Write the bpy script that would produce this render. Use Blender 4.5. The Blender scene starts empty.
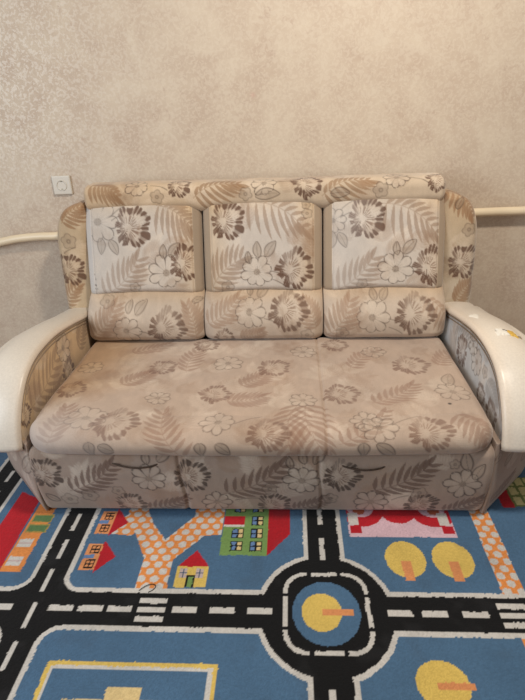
import bpy, math
import numpy as np
from mathutils import Matrix, Vector

scene = bpy.context.scene
COL = scene.collection
rng = np.random.default_rng(7)

# ------------------------------------------------------------------ helpers
def lin(rgb):
    a = np.asarray(rgb, float)
    if a.max() > 1.5:
        a = a / 255.0
    return np.where(a <= 0.04045, a / 12.92, ((a + 0.055) / 1.055) ** 2.4)

def tag(o, label=None, cat=None, group=None, kind=None):
    if label: o['label'] = label
    if cat: o['category'] = cat
    if group: o['group'] = group
    if kind: o['kind'] = kind
    return o

def empty(name, loc=(0, 0, 0)):
    o = bpy.data.objects.new(name, None)
    o.location = loc
    o.empty_display_size = 0.1
    COL.objects.link(o)
    return o

def mesh_obj(name, V, Fc, mat, parent=None, colors=None, smooth=True):
    me = bpy.data.meshes.new(name)
    V = np.asarray(V, np.float32)
    if isinstance(Fc, np.ndarray) and Fc.ndim == 2:
        n = len(Fc); k = Fc.shape[1]
        me.vertices.add(len(V)); me.vertices.foreach_set('co', V.ravel())
        me.loops.add(n * k); me.loops.foreach_set('vertex_index', Fc.astype(np.int32).ravel())
        me.polygons.add(n)
        me.polygons.foreach_set('loop_start', np.arange(0, n * k, k, dtype=np.int32))
        me.update(calc_edges=True)
        me.validate()
    else:
        me.from_pydata([tuple(map(float, v)) for v in V], [], [list(map(int, f)) for f in Fc])
        me.update()
    me.polygons.foreach_set('use_smooth', np.full(len(me.polygons), smooth))
    if colors is not None:
        ca = me.color_attributes.new('Pattern', 'FLOAT_COLOR', 'POINT')
        C4 = np.ones((len(V), 4), np.float32); C4[:, :3] = colors
        ca.data.foreach_set('color', C4.ravel())
    me.materials.append(mat)
    o = bpy.data.objects.new(name, me)
    COL.objects.link(o)
    if parent is not None:
        o.parent = parent
        pl = Vector(parent.location) if parent.parent is None else Vector(parent.parent.location)
        if pl.length > 0:
            me.transform(Matrix.Translation(-pl))
    return o

def box_grid(lo, hi, step, r=0.0, coarse=()):
    """closed box of quads (welded), edges rounded by r; sides named in coarse get a rough grid"""
    lo = np.array(lo, float); hi = np.array(hi, float)
    n = [max(2, int(math.ceil((hi[i] - lo[i]) / step))) for i in range(3)]
    ax = [np.linspace(lo[i], hi[i], n[i] + 1) for i in range(3)]
    Vs, Fs, off = [], [], 0
    for a in range(3):
        b, c = (a + 1) % 3, (a + 2) % 3
        for side in (0, 1):
            A, B = np.meshgrid(ax[b], ax[c], indexing='ij')
            P = np.zeros((A.size, 3)); P[:, b] = A.ravel(); P[:, c] = B.ravel()
            P[:, a] = hi[a] if side else lo[a]
            I = np.arange(A.size).reshape(A.shape) + off
            q = np.stack([I[:-1, :-1], I[1:, :-1], I[1:, 1:], I[:-1, 1:]], -1).reshape(-1, 4)
            if not side: q = q[:, ::-1]
            Vs.append(P); Fs.append(q); off += A.size
    V = np.concatenate(Vs); Fq = np.concatenate(Fs)
    key = np.round((V - lo) / step * 64).astype(np.int64)
    _, idx, inv = np.unique(key, axis=0, return_index=True, return_inverse=True)
    V = V[idx]; Fq = inv.ravel()[Fq]
    N = np.zeros_like(V)
    rr = np.full(3, r) if np.isscalar(r) else np.array(r, float)
    inner = np.clip(V, lo + rr, hi - rr)
    d = (V - inner) / np.maximum(rr, 1e-9)
    # squash the cube corner onto a sphere/cylinder corner
    L = np.linalg.norm(d, axis=1, keepdims=True)
    m = np.abs(d).max(1, keepdims=True)
    d2 = np.where(L > 1e-9, d / np.maximum(L, 1e-9) * m, 0)
    Vr = inner + d2 * rr
    N = np.where(L > 1e-9, d / np.maximum(L, 1e-9), 0)
    return Vr, Fq, N, V

def sweep(path, frames, section, cap=True):
    """path (n,3), frames list of (u,v) unit vectors, section (k,2) closed -> quads + end caps"""
    n, k = len(path), len(section[0] if isinstance(section, list) else section)
    V = np.zeros((n * k, 3))
    for i in range(n):
        u, v = frames[i]
        sec = section[i] if isinstance(section, list) else section
        V[i * k:(i + 1) * k] = path[i] + sec[:, :1] * u + sec[:, 1:] * v
    F = []
    for i in range(n - 1):
        for j in range(k):
            j2 = (j + 1) % k
            F.append((i * k + j, i * k + j2, (i + 1) * k + j2, (i + 1) * k + j))
    if cap:
        F.append(tuple(range(k))[::-1]); F.append(tuple(range((n - 1) * k, n * k)))
    return V, F

def tube(path, r, k=12):
    path = np.asarray(path, float); n = len(path)
    T = np.gradient(path, axis=0); T /= np.linalg.norm(T, axis=1, keepdims=True)
    ref = np.array([0, 0, 1.0]) if abs(T[0] @ [0, 0, 1]) < .9 else np.array([1.0, 0, 0])
    fr = []
    for i in range(n):
        u = np.cross(T[i], ref); u /= np.linalg.norm(u)
        ref = np.cross(u, T[i]); fr.append((u, ref))
    a = np.linspace(0, 2 * np.pi, k, endpoint=False)
    return sweep(path, fr, np.stack([np.cos(a), np.sin(a)], 1) * r)

def catmull(P, n=10):
    P = np.asarray(P, float)
    Q = np.vstack([2 * P[0] - P[1], P, 2 * P[-1] - P[-2]])
    out = []
    for i in range(1, len(Q) - 2):
        for t in np.linspace(0, 1, n, endpoint=False):
            a, b, c, d = Q[i - 1], Q[i], Q[i + 1], Q[i + 2]
            out.append(.5 * (2 * b + (c - a) * t + (2 * a - 5 * b + 4 * c - d) * t * t + (3 * b - a - 3 * c + d) * t ** 3))
    out.append(P[-1])
    return np.array(out)

# smooth value noise in 2D for cloth stains and weave unevenness
_G = rng.random((256, 256))
def noise(x, y):
    xi = np.floor(x).astype(int); yi = np.floor(y).astype(int)
    fx = x - xi; fy = y - yi
    fx = fx * fx * (3 - 2 * fx); fy = fy * fy * (3 - 2 * fy)
    g = lambda a, b: _G[a & 255, b & 255]
    return (g(xi, yi) * (1 - fx) + g(xi + 1, yi) * fx) * (1 - fy) + (g(xi, yi + 1) * (1 - fx) + g(xi + 1, yi + 1) * fx) * fy
def fbm(x, y, o=3):
    s, a, t = 0, 1, 0
    for i in range(o):
        s = s + a * noise(x * 2 ** i + 17 * i, y * 2 ** i + 31 * i); t += a; a *= .5
    return s / t
def sm(a, b, x):
    t = np.clip((x - a) / (b - a), 0, 1)
    return t * t * (3 - 2 * t)

# ------------------------------------------------------------------ printed fabric
DARK = lin((86, 56, 40)); BROWN = lin((124, 86, 60)); LINE = lin((76, 60, 50))
PALE = lin((206, 192, 176)); GREY = lin((154, 137, 121)); FROND = lin((150, 122, 100))

class Cloth:
    """colours the points (s, t), in metres, of one cloth surface"""
    def __init__(self, s, t, base):
        self.s, self.t = np.asarray(s), np.asarray(t)
        self.c = np.array(base, float) * np.ones((len(s), 1))
        self.gain = 1.0; self.dark = DARK; self.lw = 1.0; self.line = LINE
    def near(self, x, y, r):
        return np.nonzero((np.abs(self.s - x) < r) & (np.abs(self.t - y) < r))[0]
    def mix(self, i, col, a):
        a = np.clip(a * self.gain, 0, 1)[:, None]
        self.c[i] = self.c[i] * (1 - a) + np.asarray(col) * a

    def peony(self, x, y, r, seed, squash=1.0):
        R = np.random.default_rng(seed)
        i = self.near(x, y, r * 1.45)
        if len(i) == 0: return
        rot = R.uniform(-.35, .35)
        dx = (self.s[i] - x) / r; dy = (self.t[i] - y) / (r * squash)
        u = dx * math.cos(rot) + dy * math.sin(rot); v = (-dx * math.sin(rot) + dy * math.cos(rot)) / 1.08
        rho = np.hypot(u, v); th = np.arctan2(v, u); ph = R.uniform(0, 6)
        fu, fv = u + .30, v + .04                            # the petals spring from a point left of the middle
        fr = np.hypot(fu, fv); ft = np.arctan2(fv, fu)
        jit = noise(ft * 2.2 + 40 + ph * 9, np.full(len(ft), seed * .37))
        q = ft * 24 + 2.2 * np.sin(3 * ft + ph) + 1.3 * np.sin(7 * ft)
        st = .5 + .5 * np.sin(q)
        left = sm(.25, -.45, np.cos(ft - .45))
        q2 = ft * 10 + 1.3 * np.sin(2 * ft + ph)
        s2 = .5 + .5 * np.sin(q2)
        cut = .10 * (1 - sm(.05, .5, st)) * (1 - left) + .24 * (1 - sm(.02, .35, s2)) * left
        out = 1.02 + .07 * np.sin(4 * th + ph) + .07 * np.sin(7 * th + 2.3 * ph) - cut
        a = rho / out
        self.mix(i, PALE, .30 * sm(1, .93, a) * (1 - .5 * left))
        depth = .17 + .30 * jit * jit + .18 * st
        band = sm(1 - depth - .04, 1 - depth + .06, a) * sm(1.0, .94, a) * (.50 + .50 * sm(.10, .45, st))
        band *= 1 - .5 * sm(.5, .95, np.cos(ft - 1.9 - ph * .2))
        fan = left * sm(.10, .28, s2) * sm(.16 + .2 * jit, .30 + .2 * jit, fr) * sm(1.02, .95, a)
        fan *= .62 + .38 * sm(.2, .8, .5 + .5 * np.sin(q2 * 4 + 9 * fr))
        self.mix(i, BROWN, .30 * sm(.35, .9, a) * sm(1.0, .95, a) * (.4 + .6 * left))
        self.mix(i, self.dark, np.clip(.86 * np.maximum(band, fan), 0, .9))
        sh = sm(.35, .8, .5 + .5 * np.sin(q * 1.0 + 1.5))
        hrt = sm(.18, .24, fr) * sm(.62, .44, fr - .14 * jit) * sh * sm(-.6, .1, np.cos(ft)) * (1 - left)
        self.mix(i, self.dark * .5 + BROWN * .5, .70 * hrt)
        g = sm(.75, .98, np.sin(q * 1.5)) * sm(.45, .6, fr) * sm(.95, .6, a)
        self.mix(i, BROWN, .22 * g)

    def daisy(self, x, y, r, seed):
        R = np.random.default_rng(seed)
        i = self.near(x, y, r * 1.25)
        if len(i) == 0: return
        n = 8; ph = R.uniform(0, 6)
        dx = (self.s[i] - x) / r; dy = (self.t[i] - y) / r
        rho = np.hypot(dx, dy); th = np.arctan2(dy, dx) + ph
        k = np.round(th / (2 * np.pi / n)); loc = th - k * 2 * np.pi / n
        jl = np.array([R.uniform(.86, 1.08) for _ in range(64)])[(k.astype(int) % n)]
        lu = rho * np.cos(loc) / jl; lv = rho * np.sin(loc)
        hw = .29 * np.sqrt(np.clip((lu - .12) / .6, 0, 1)) * np.sqrt(np.clip(1 - ((lu - .72) / .30).clip(0, 2) ** 2, 0, 1))
        d = hw - np.abs(lv)
        ins = (lu > .14) & (lu < 1.03)
        lw = .0025 * self.lw / r
        self.mix(i, PALE * .97, .26 * ins * sm(0, .04, d))
        edge = np.exp(-(d / lw / .9) ** 2) * ins
        edge = np.maximum(edge, np.exp(-((lu - 1.015) / lw / .9) ** 2) * (np.abs(lv) < .08))
        self.mix(i, self.line, .85 * edge)
        self.mix(i, GREY, .35 * np.exp(-(lv / .02) ** 2) * sm(.65, .3, lu) * (lu > .2))
        self.mix(i, GREY * .85, .7 * sm(.23, .17, rho))
        dots = sm(.3, .9, np.sin(dx * 55) * np.sin(dy * 55))
        self.mix(i, self.line, .5 * sm(.22, .17, rho) * dots)

    def clover(self, x, y, r, seed):
        i = self.near(x, y, r * 1.3)
        if len(i) == 0: return
        ph = (seed * 1.7) % 6
        dx = (self.s[i] - x) / r; dy = (self.t[i] - y) / r
        rho = np.hypot(dx, dy); th = np.arctan2(dy, dx) + ph
        R0 = .72 + .25 * np.abs(np.cos(2.5 * th))
        self.mix(i, GREY, .40 * sm(1, .9, rho / R0))
        self.mix(i, self.line, .55 * np.exp(-((rho - R0) / (.0021 / r)) ** 2))
        self.mix(i, self.line, .5 * np.exp(-((rho - .2) / .1) ** 2))

    def leaf(self, x0, y0, x1, y1, w, fill, af, al=0.0, vein=0.0, bend=0.0):
        L = math.hypot(x1 - x0, y1 - y0)
        if L < 1e-4: return
        i = self.near((x0 + x1) / 2, (y0 + y1) / 2, L * .5 + w + .006)
        if len(i) == 0: return
        ux, uy = (x1 - x0) / L, (y1 - y0) / L
        dx = self.s[i] - x0; dy = self.t[i] - y0
        u = (dx * ux + dy * uy) / L; v = -dx * uy + dy * ux
        v = v - bend * L * 4 * u * (1 - u)
        uc = np.clip(u, 0, 1)
        hw = w * np.sin(np.pi * uc ** .85) ** .8
        d = hw - np.abs(v); ins = (u > 0) & (u < 1)
        self.mix(i, fill, af * ins * sm(-.0008, .0014, d))
        if al: self.mix(i, self.line, al * ins * np.exp(-(d / (.0022 * self.lw)) ** 2))
        if vein: self.mix(i, self.line, vein * ins * np.exp(-(v / .0013) ** 2) * (u < .9))

    def stem(self, x0, y0, x1, y1, w=.0021, a=.65, col=None, bend=.06):
        col = self.line if col is None else col
        L = math.hypot(x1 - x0, y1 - y0)
        i = self.near((x0 + x1) / 2, (y0 + y1) / 2, L * .5 + .012)
        if len(i) == 0 or L < 1e-4: return
        ux, uy = (x1 - x0) / L, (y1 - y0) / L
        dx = self.s[i] - x0; dy = self.t[i] - y0
        u = (dx * ux + dy * uy) / L; v = -dx * uy + dy * ux - bend * L * 4 * u * (1 - u)
        self.mix(i, col, a * np.exp(-(v / w) ** 2) * (u > 0) * (u < 1))

    def frond(self, x0, y0, x1, y1, w, fill, a, seed, drop=False):
        R = np.random.default_rng(seed)
        L = math.hypot(x1 - x0, y1 - y0); ux, uy = (x1 - x0) / L, (y1 - y0) / L
        bend = .10 * (1 if R.random() < .5 else -1)
        n = 9
        if drop: bend = .14
        for k in range(n):
            f = .06 + .9 * k / (n - 1)
            bv = bend * L * 4 * f * (1 - f)
            px, py = x0 + ux * f * L - uy * bv, y0 + uy * f * L + ux * bv
            for sd in (-1, 1):
                ang = (1.0 - .55 * f) * sd
                ll = w * 1.75 * (1 - .35 * abs(f - .4) * 2) * (1.0 if f < .7 else 1.25 - .35 * f)
                if drop:
                    if sd > 0: ll *= .55
                    else: ang = -1.15 + .7 * f; ll *= 1.15
                ll *= R.uniform(.9, 1.1)
                ca, sa = math.cos(ang), math.sin(ang)
                vx, vy = ux * ca - uy * sa, uy * ca + ux * sa
                self.leaf(px, py, px + vx * ll, py + vy * ll, .0062 + .028 * w, fill, a, bend=.05 * sd)
        self.stem(x0, y0, x1, y1, .0019, a * .8, fill, bend)

    def weave(self, amp=.05):
        q = np.sin(self.s * 2 * np.pi / .0075) * .5 + np.sin(self.t * 2 * np.pi / .006) * .5
        self.c *= (1 + amp * .4 * q + amp * (noise(self.s * 420, self.t * 420) - .5))[:, None]

    def print_motifs(self, items, frond=FROND, frond_a=.74, squash=1.0, ghosts=110):
        R = np.random.default_rng(len(items) + len(self.s) % 97)
        lo, hi = (self.s.min(), self.t.min()), (self.s.max(), self.t.max())
        area = (hi[0] - lo[0]) * (hi[1] - lo[1])
        for k in range(int(area * ghosts)):                  # faint satin sprays woven into the ground
            x, y = R.uniform(lo[0], hi[0]), R.uniform(lo[1], hi[1]); an = R.uniform(.3, 2.8); L = R.uniform(.06, .11)
            self.frond(x, y, x + L * math.cos(an), y + L * math.sin(an), R.uniform(.028, .045), PALE * 1.08 if k % 2 else FROND, .22, 900 + k, k % 3 == 0)
        for k, m in enumerate(items):                        # fronds lie under the flowers
            if m[0] in 'FG': self.frond(m[1], m[2], m[3], m[4], m[5], frond, frond_a, 100 + k, m[0] == 'G')
        for k, m in enumerate(items):
            if m[0] == 'S': self.stem(*m[1:])
            elif m[0] == 'O': self.clover(m[1], m[2], m[3] * 1.15, k)
            elif m[0] == 'L':
                w = .30 * math.hypot(m[3] - m[1], m[4] - m[2]) * .85
                self.leaf(*m[1:], min(max(w, .012), .022), GREY, .45, .75, .5, .05)
            elif m[0] == 'D': self.daisy(m[1], m[2], m[3] * 1.05, 300 + k)
        for k, m in enumerate(items):
            if m[0] == 'P': self.peony(m[1], m[2], m[3] * 1.08, 500 + k, squash)

# motif positions on each cloth surface, metres
MOTIFS = {
    'upper': [
        ('P', -0.530, 0.827, 0.070), ('D', -0.681, 0.850, 0.079), ('L', -0.672, 0.788, -0.673, 0.721),
        ('L', -0.635, 0.779, -0.601, 0.719), ('G', -0.433, 0.906, -0.292, 0.814, 0.070),
        ('F', -0.677, 0.552, -0.521, 0.702, 0.064), ('D', -0.401, 0.644, 0.067), ('L', -0.407, 0.700, -0.408, 0.758),
        ('L', -0.385, 0.707, -0.341, 0.761), ('P', -0.315, 0.682, 0.063), ('O', -0.537, 0.582, 0.021),
        ('S', -0.615, 0.876, -0.541, 0.916), ('S', -0.621, 0.853, -0.578, 0.871), ('S', -0.355, 0.635, -0.314, 0.610),
        ('P', -0.138, 0.842, 0.066), ('G', -0.070, 0.905, 0.172, 0.804, 0.073),
        ('F', -0.227, 0.553, -0.084, 0.693, 0.063), ('D', -0.023, 0.641, 0.062), ('L', -0.014, 0.696, -0.021, 0.762),
        ('L', 0.015, 0.699, 0.057, 0.760), ('L', -0.052, 0.673, -0.059, 0.724), ('P', 0.134, 0.650, 0.070),
        ('S', 0.031, 0.644, 0.101, 0.619), ('S', 0.042, 0.608, 0.096, 0.575), ('O', -0.146, 0.580, 0.025),
        ('O', 0.185, 0.864, 0.020), ('O', 0.181, 0.898, 0.016), ('P', 0.426, 0.840, 0.069),
        ('G', 0.485, 0.891, 0.703, 0.769, 0.072), ('D', 0.290, 0.831, 0.049), ('L', 0.286, 0.790, 0.278, 0.717),
        ('L', 0.310, 0.785, 0.343, 0.727), ('S', 0.326, 0.880, 0.390, 0.912), ('S', 0.318, 0.842, 0.366, 0.864),
        ('F', 0.278, 0.552, 0.448, 0.690, 0.062), ('D', 0.542, 0.642, 0.065), ('L', 0.549, 0.696, 0.544, 0.750),
        ('L', 0.573, 0.699, 0.624, 0.755), ('P', 0.687, 0.651, 0.065), ('S', 0.607, 0.633, 0.676, 0.604),
        ('O', 0.409, 0.582, 0.021),
    ],
    'roll': [
        ('P', -0.332, 0.974, 0.045), ('P', 0.185, 0.971, 0.056), ('P', 0.701, 0.968, 0.043),
        ('G', -0.275, 0.921, -0.092, 0.979, 0.057), ('G', 0.246, 0.915, 0.427, 0.980, 0.057),
        ('G', -0.706, 0.988, -0.588, 0.945, 0.049), ('D', -0.505, 0.975, 0.045), ('D', 0.013, 0.972, 0.048),
        ('D', 0.540, 0.984, 0.047), ('S', -0.451, 0.977, -0.378, 0.963), ('S', 0.061, 0.978, 0.149, 0.987),
        ('S', 0.583, 0.983, 0.662, 0.965), ('O', -0.424, 0.929, 0.025), ('O', -0.062, 0.931, 0.024),
        ('L', -0.025, 0.922, 0.077, 0.939), ('L', 0.278, 0.922, 0.357, 0.935), ('O', 0.477, 0.932, 0.028),
    ],
    'lower': [
        ('F', -0.729, 0.393, -0.621, 0.528, 0.051), ('D', -0.573, 0.428, 0.059), ('L', -0.563, 0.496, -0.550, 0.553),
        ('L', -0.530, 0.491, -0.484, 0.552), ('P', -0.398, 0.435, 0.071), ('F', -0.284, 0.387, -0.322, 0.523, 0.042),
        ('O', -0.656, 0.546, 0.029), ('S', -0.518, 0.427, -0.453, 0.399), ('L', -0.296, 0.535, -0.253, 0.556),
        ('F', -0.237, 0.446, -0.106, 0.554, 0.046), ('D', -0.056, 0.496, 0.061), ('L', -0.053, 0.561, -0.051, 0.608),
        ('L', -0.021, 0.552, 0.025, 0.606), ('P', 0.108, 0.498, 0.073), ('O', 0.181, 0.395, 0.025),
        ('F', 0.218, 0.417, 0.160, 0.536, 0.041), ('P', -0.162, 0.386, 0.038), ('S', 0.005, 0.473, 0.070, 0.446),
        ('F', -0.099, 0.385, -0.005, 0.420, 0.033), ('F', 0.255, 0.380, 0.353, 0.533, 0.054),
        ('D', 0.443, 0.471, 0.065), ('L', 0.460, 0.531, 0.449, 0.590), ('L', 0.484, 0.530, 0.511, 0.589),
        ('P', 0.619, 0.477, 0.073), ('O', 0.325, 0.402, 0.025), ('S', 0.508, 0.465, 0.574, 0.438),
        ('S', 0.510, 0.430, 0.569, 0.398), ('G', 0.668, 0.540, 0.756, 0.387, 0.040),
    ],
    'seat': [
        ('P', -0.378, 0.388, 0.050), ('P', -0.151, 0.187, 0.052), ('P', -0.236, 0.585, 0.050),
        ('P', -0.671, 0.215, 0.050), ('P', -0.447, 0.006, 0.070), ('D', -0.554, 0.030, 0.065),
        ('D', -0.656, 0.385, 0.046), ('F', -0.654, -0.092, -0.645, 0.093, 0.046),
        ('F', -0.546, 0.525, -0.397, 0.610, 0.041), ('D', -0.130, 0.417, 0.054), ('D', -0.118, 0.004, 0.054),
        ('D', -0.345, 0.155, 0.041), ('F', -0.221, -0.153, -0.304, 0.065, 0.052),
        ('F', -0.281, 0.345, -0.241, 0.566, 0.045), ('S', -0.066, -0.007, 0.020, 0.038),
        ('S', -0.507, 0.030, -0.435, 0.066), ('P', 0.049, 0.379, 0.057), ('P', 0.294, 0.570, 0.049),
        ('P', 0.287, 0.181, 0.058), ('P', 0.043, -0.052, 0.061), ('D', 0.162, 0.508, 0.048),
        ('D', 0.153, 0.143, 0.044), ('F', 0.163, 0.123, 0.219, -0.134, 0.067),
        ('F', 0.143, 0.123, 0.115, -0.133, 0.060), ('D', 0.347, 0.013, 0.047),
        ('F', 0.381, 0.121, 0.536, 0.240, 0.046), ('P', 0.562, 0.385, 0.064), ('D', 0.438, 0.501, 0.047),
        ('D', 0.661, 0.183, 0.054), ('L', 0.659, 0.224, 0.682, 0.312), ('P', 0.537, -0.043, 0.063),
        ('G', 0.629, 0.045, 0.705, -0.085, 0.047), ('F', 0.659, 0.375, 0.770, 0.510, 0.037),
        ('D', 0.381, -0.026, 0.055), ('F', -0.068, 0.242, 0.017, 0.340, 0.043),
        ('F', 0.257, -0.094, 0.415, 0.071, 0.035), ('S', 0.422, -0.016, 0.512, 0.034),
        ('F', -0.111, 0.139, 0.014, 0.171, 0.048), ('F', -0.506, 0.249, -0.419, 0.348, 0.043),
        ('F', 0.334, 0.366, 0.460, 0.518, 0.037),
    ],
    'front': [
        ('P', -0.694, 0.197, 0.053), ('F', -0.631, 0.120, -0.470, 0.237, 0.044), ('D', -0.354, 0.176, 0.053),
        ('L', -0.352, 0.233, -0.354, 0.284), ('L', -0.318, 0.242, -0.269, 0.289), ('P', -0.432, 0.054, 0.048),
        ('F', -0.384, 0.026, -0.241, 0.089, 0.031), ('O', -0.641, 0.077, 0.027), ('O', -0.465, 0.121, 0.020),
        ('P', -0.210, 0.185, 0.056), ('F', -0.114, 0.109, 0.082, 0.234, 0.050), ('D', 0.146, 0.169, 0.055),
        ('L', 0.156, 0.234, 0.146, 0.284), ('L', 0.184, 0.234, 0.221, 0.284), ('P', 0.055, 0.048, 0.054),
        ('D', -0.138, 0.066, 0.047), ('O', 0.041, 0.132, 0.023), ('F', 0.112, 0.025, 0.226, 0.092, 0.031),
        ('L', 0.114, 0.217, 0.105, 0.263), ('P', 0.275, 0.187, 0.055), ('F', 0.368, 0.125, 0.547, 0.238, 0.049),
        ('D', 0.372, 0.070, 0.053), ('P', 0.538, 0.052, 0.053), ('D', 0.655, 0.157, 0.055),
        ('L', 0.669, 0.209, 0.652, 0.280), ('L', 0.687, 0.175, 0.714, 0.235), ('O', 0.622, 0.234, 0.016),
        ('O', 0.524, 0.117, 0.023), ('F', 0.608, 0.020, 0.726, 0.095, 0.030), ('O', -0.567, 0.097, 0.027),
        ('S', -0.076, 0.076, 0.006, 0.086), ('S', 0.437, 0.079, 0.493, 0.103), ('L', -0.678, 0.067, -0.718, 0.105),
        ('O', 0.239, 0.087, 0.023),
    ],
    'wing': [
        ('P', -0.835, 0.645, 0.061), ('G', -0.835, 0.845, -0.729, 0.909, 0.042), ('O', -0.820, 0.769, 0.030),
        ('F', -0.907, 0.440, -0.808, 0.572, 0.041), ('P', 0.838, 0.645, 0.063), ('O', 0.838, 0.779, 0.025),
        ('G', 0.744, 0.932, 0.843, 0.832, 0.040), ('F', 0.814, 0.468, 0.880, 0.548, 0.039),
        ('L', 0.780, 0.861, 0.801, 0.908), ('S', -0.852, 0.717, -0.794, 0.742),
    ],
    'arm_left': [
        ('F', 0.071, 0.372, 0.350, 0.461, 0.033), ('D', 0.400, 0.446, 0.035), ('P', 0.406, 0.339, 0.032),
        ('F', 0.533, 0.374, 0.644, 0.453, 0.025), ('P', 0.041, 0.372, 0.023), ('L', 0.360, 0.498, 0.428, 0.501),
        ('O', 0.087, 0.448, 0.013), ('F', 0.174, 0.308, 0.329, 0.345, 0.021),
    ],
    'arm_right': [
        ('P', 0.441, 0.399, 0.034), ('D', 0.278, 0.430, 0.031), ('P', 0.094, 0.331, 0.029),
        ('D', 0.339, 0.468, 0.025), ('F', 0.553, 0.412, 0.377, 0.450, 0.020), ('P', 0.199, 0.344, 0.024),
        ('L', 0.399, 0.500, 0.312, 0.507), ('F', 0.171, 0.418, 0.078, 0.378, 0.020), ('O', 0.197, 0.434, 0.013),
    ],
    'side_right': [
        ('L', 0.053, 0.171, 0.095, 0.203), ('F', 0.007, 0.051, 0.120, 0.088, 0.026), ('O', 0.012, 0.237, 0.016),
        ('L', 0.157, 0.111, 0.185, 0.150),
    ],
    'side_left': [
        ('L', 0.185, 0.041, 0.230, 0.090), ('L', 0.077, 0.136, -0.019, 0.268),
        ('F', 0.040, 0.033, 0.187, 0.020, 0.028), ('O', -0.061, 0.165, 0.019), ('D', -0.090, 0.148, 0.019),
    ],
}
# ------------------------------------------------------------------ materials
def new_mat(name):
    m = bpy.data.materials.new(name); m.use_nodes = True
    nt = m.node_tree
    return m, nt, nt.nodes['Principled BSDF']

def nd(nt, kind, **kw):
    n = nt.nodes.new(kind)
    for k, v in kw.items():
        if k in n.inputs: n.inputs[k].default_value = v
        else: setattr(n, k, v)
    return n

def cloth_material(name, rough=.85, bump=.25, scale=420, sheen=.25):
    m, nt, b = new_mat(name)
    at = nd(nt, 'ShaderNodeAttribute', attribute_name='Pattern')
    tc = nd(nt, 'ShaderNodeTexCoord')
    nz = nd(nt, 'ShaderNodeTexNoise', Scale=scale, Detail=2.0)
    nt.links.new(tc.outputs['Object'], nz.inputs['Vector'])
    mr = nd(nt, 'ShaderNodeMapRange'); mr.inputs['To Min'].default_value = .88; mr.inputs['To Max'].default_value = 1.12
    nt.links.new(nz.outputs['Fac'], mr.inputs['Value'])
    mx = nd(nt, 'ShaderNodeVectorMath', operation='SCALE')
    nt.links.new(at.outputs['Color'], mx.inputs[0]); nt.links.new(mr.outputs[0], mx.inputs['Scale'])
    nt.links.new(mx.outputs[0], b.inputs['Base Color'])
    bp = nd(nt, 'ShaderNodeBump', Strength=bump, Distance=.002)
    nt.links.new(nz.outputs['Fac'], bp.inputs['Height']); nt.links.new(bp.outputs[0], b.inputs['Normal'])
    b.inputs['Roughness'].default_value = rough
    b.inputs['Sheen Weight'].default_value = sheen
    b.inputs['Sheen Roughness'].default_value = .5
    b.inputs['Specular IOR Level'].default_value = .25
    return m

def plain(name, rgb, rough=.5, spec=.5, var=.06, scale=30, bump=0, metallic=0, coat=0):
    m, nt, b = new_mat(name)
    tc = nd(nt, 'ShaderNodeTexCoord')
    nz = nd(nt, 'ShaderNodeTexNoise', Scale=scale, Detail=4.0)
    nt.links.new(tc.outputs['Object'], nz.inputs['Vector'])
    cr = nd(nt, 'ShaderNodeValToRGB')
    c = lin(rgb)
    cr.color_ramp.elements[0].position = .3; cr.color_ramp.elements[1].position = .7
    cr.color_ramp.elements[0].color = (*(c * (1 - var)), 1); cr.color_ramp.elements[1].color = (*np.minimum(c * (1 + var), 1), 1)
    nt.links.new(nz.outputs['Fac'], cr.inputs[0]); nt.links.new(cr.outputs[0], b.inputs['Base Color'])
    b.inputs['Roughness'].default_value = rough; b.inputs['Specular IOR Level'].default_value = spec
    b.inputs['Metallic'].default_value = metallic; b.inputs['Coat Weight'].default_value = coat
    if bump:
        bp = nd(nt, 'ShaderNodeBump', Strength=bump, Distance=.002)
        nt.links.new(nz.outputs['Fac'], bp.inputs['Height']); nt.links.new(bp.outputs[0], b.inputs['Normal'])
    return m

FABRIC = cloth_material('floral_fabric')
PLAINCLOTH = cloth_material('plain_velour', bump=.15)
PILE = cloth_material('rug_pile', rough=.95, bump=.6, scale=260, sheen=.1)
LEATHER = cloth_material('cream_leatherette', rough=.36, bump=.06, scale=160, sheen=0)
LEATHER.node_tree.nodes['Principled BSDF'].inputs['Specular IOR Level'].default_value = .5
PIPING = plain('piping_cloth', (150, 132, 112), .8, .2)
PIPEPAINT = plain('cream_pipe_paint', (226, 208, 178), .38, .5, .03, 12)
PLASTIC = plain('white_plastic', (208, 200, 187), .35, .5, .02)
DARKHOLE_SHADE = plain('dark_hole_shade', (30, 26, 24), .6, .3)
METAL = plain('contact_metal', (150, 140, 120), .35, .5, .05, 40, metallic=1)
FOAM = plain('yellow_foam', (206, 168, 84), .95, .1, .25, 300, .6)
BACKING = plain('white_backing_cloth', (226, 220, 208), .9, .1, .06, 200)
TAB = plain('dark_loop_cloth', (84, 70, 60), .85, .2, .2, 90)
THREAD = plain('dark_thread', (40, 36, 34), .8, .2)

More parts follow.
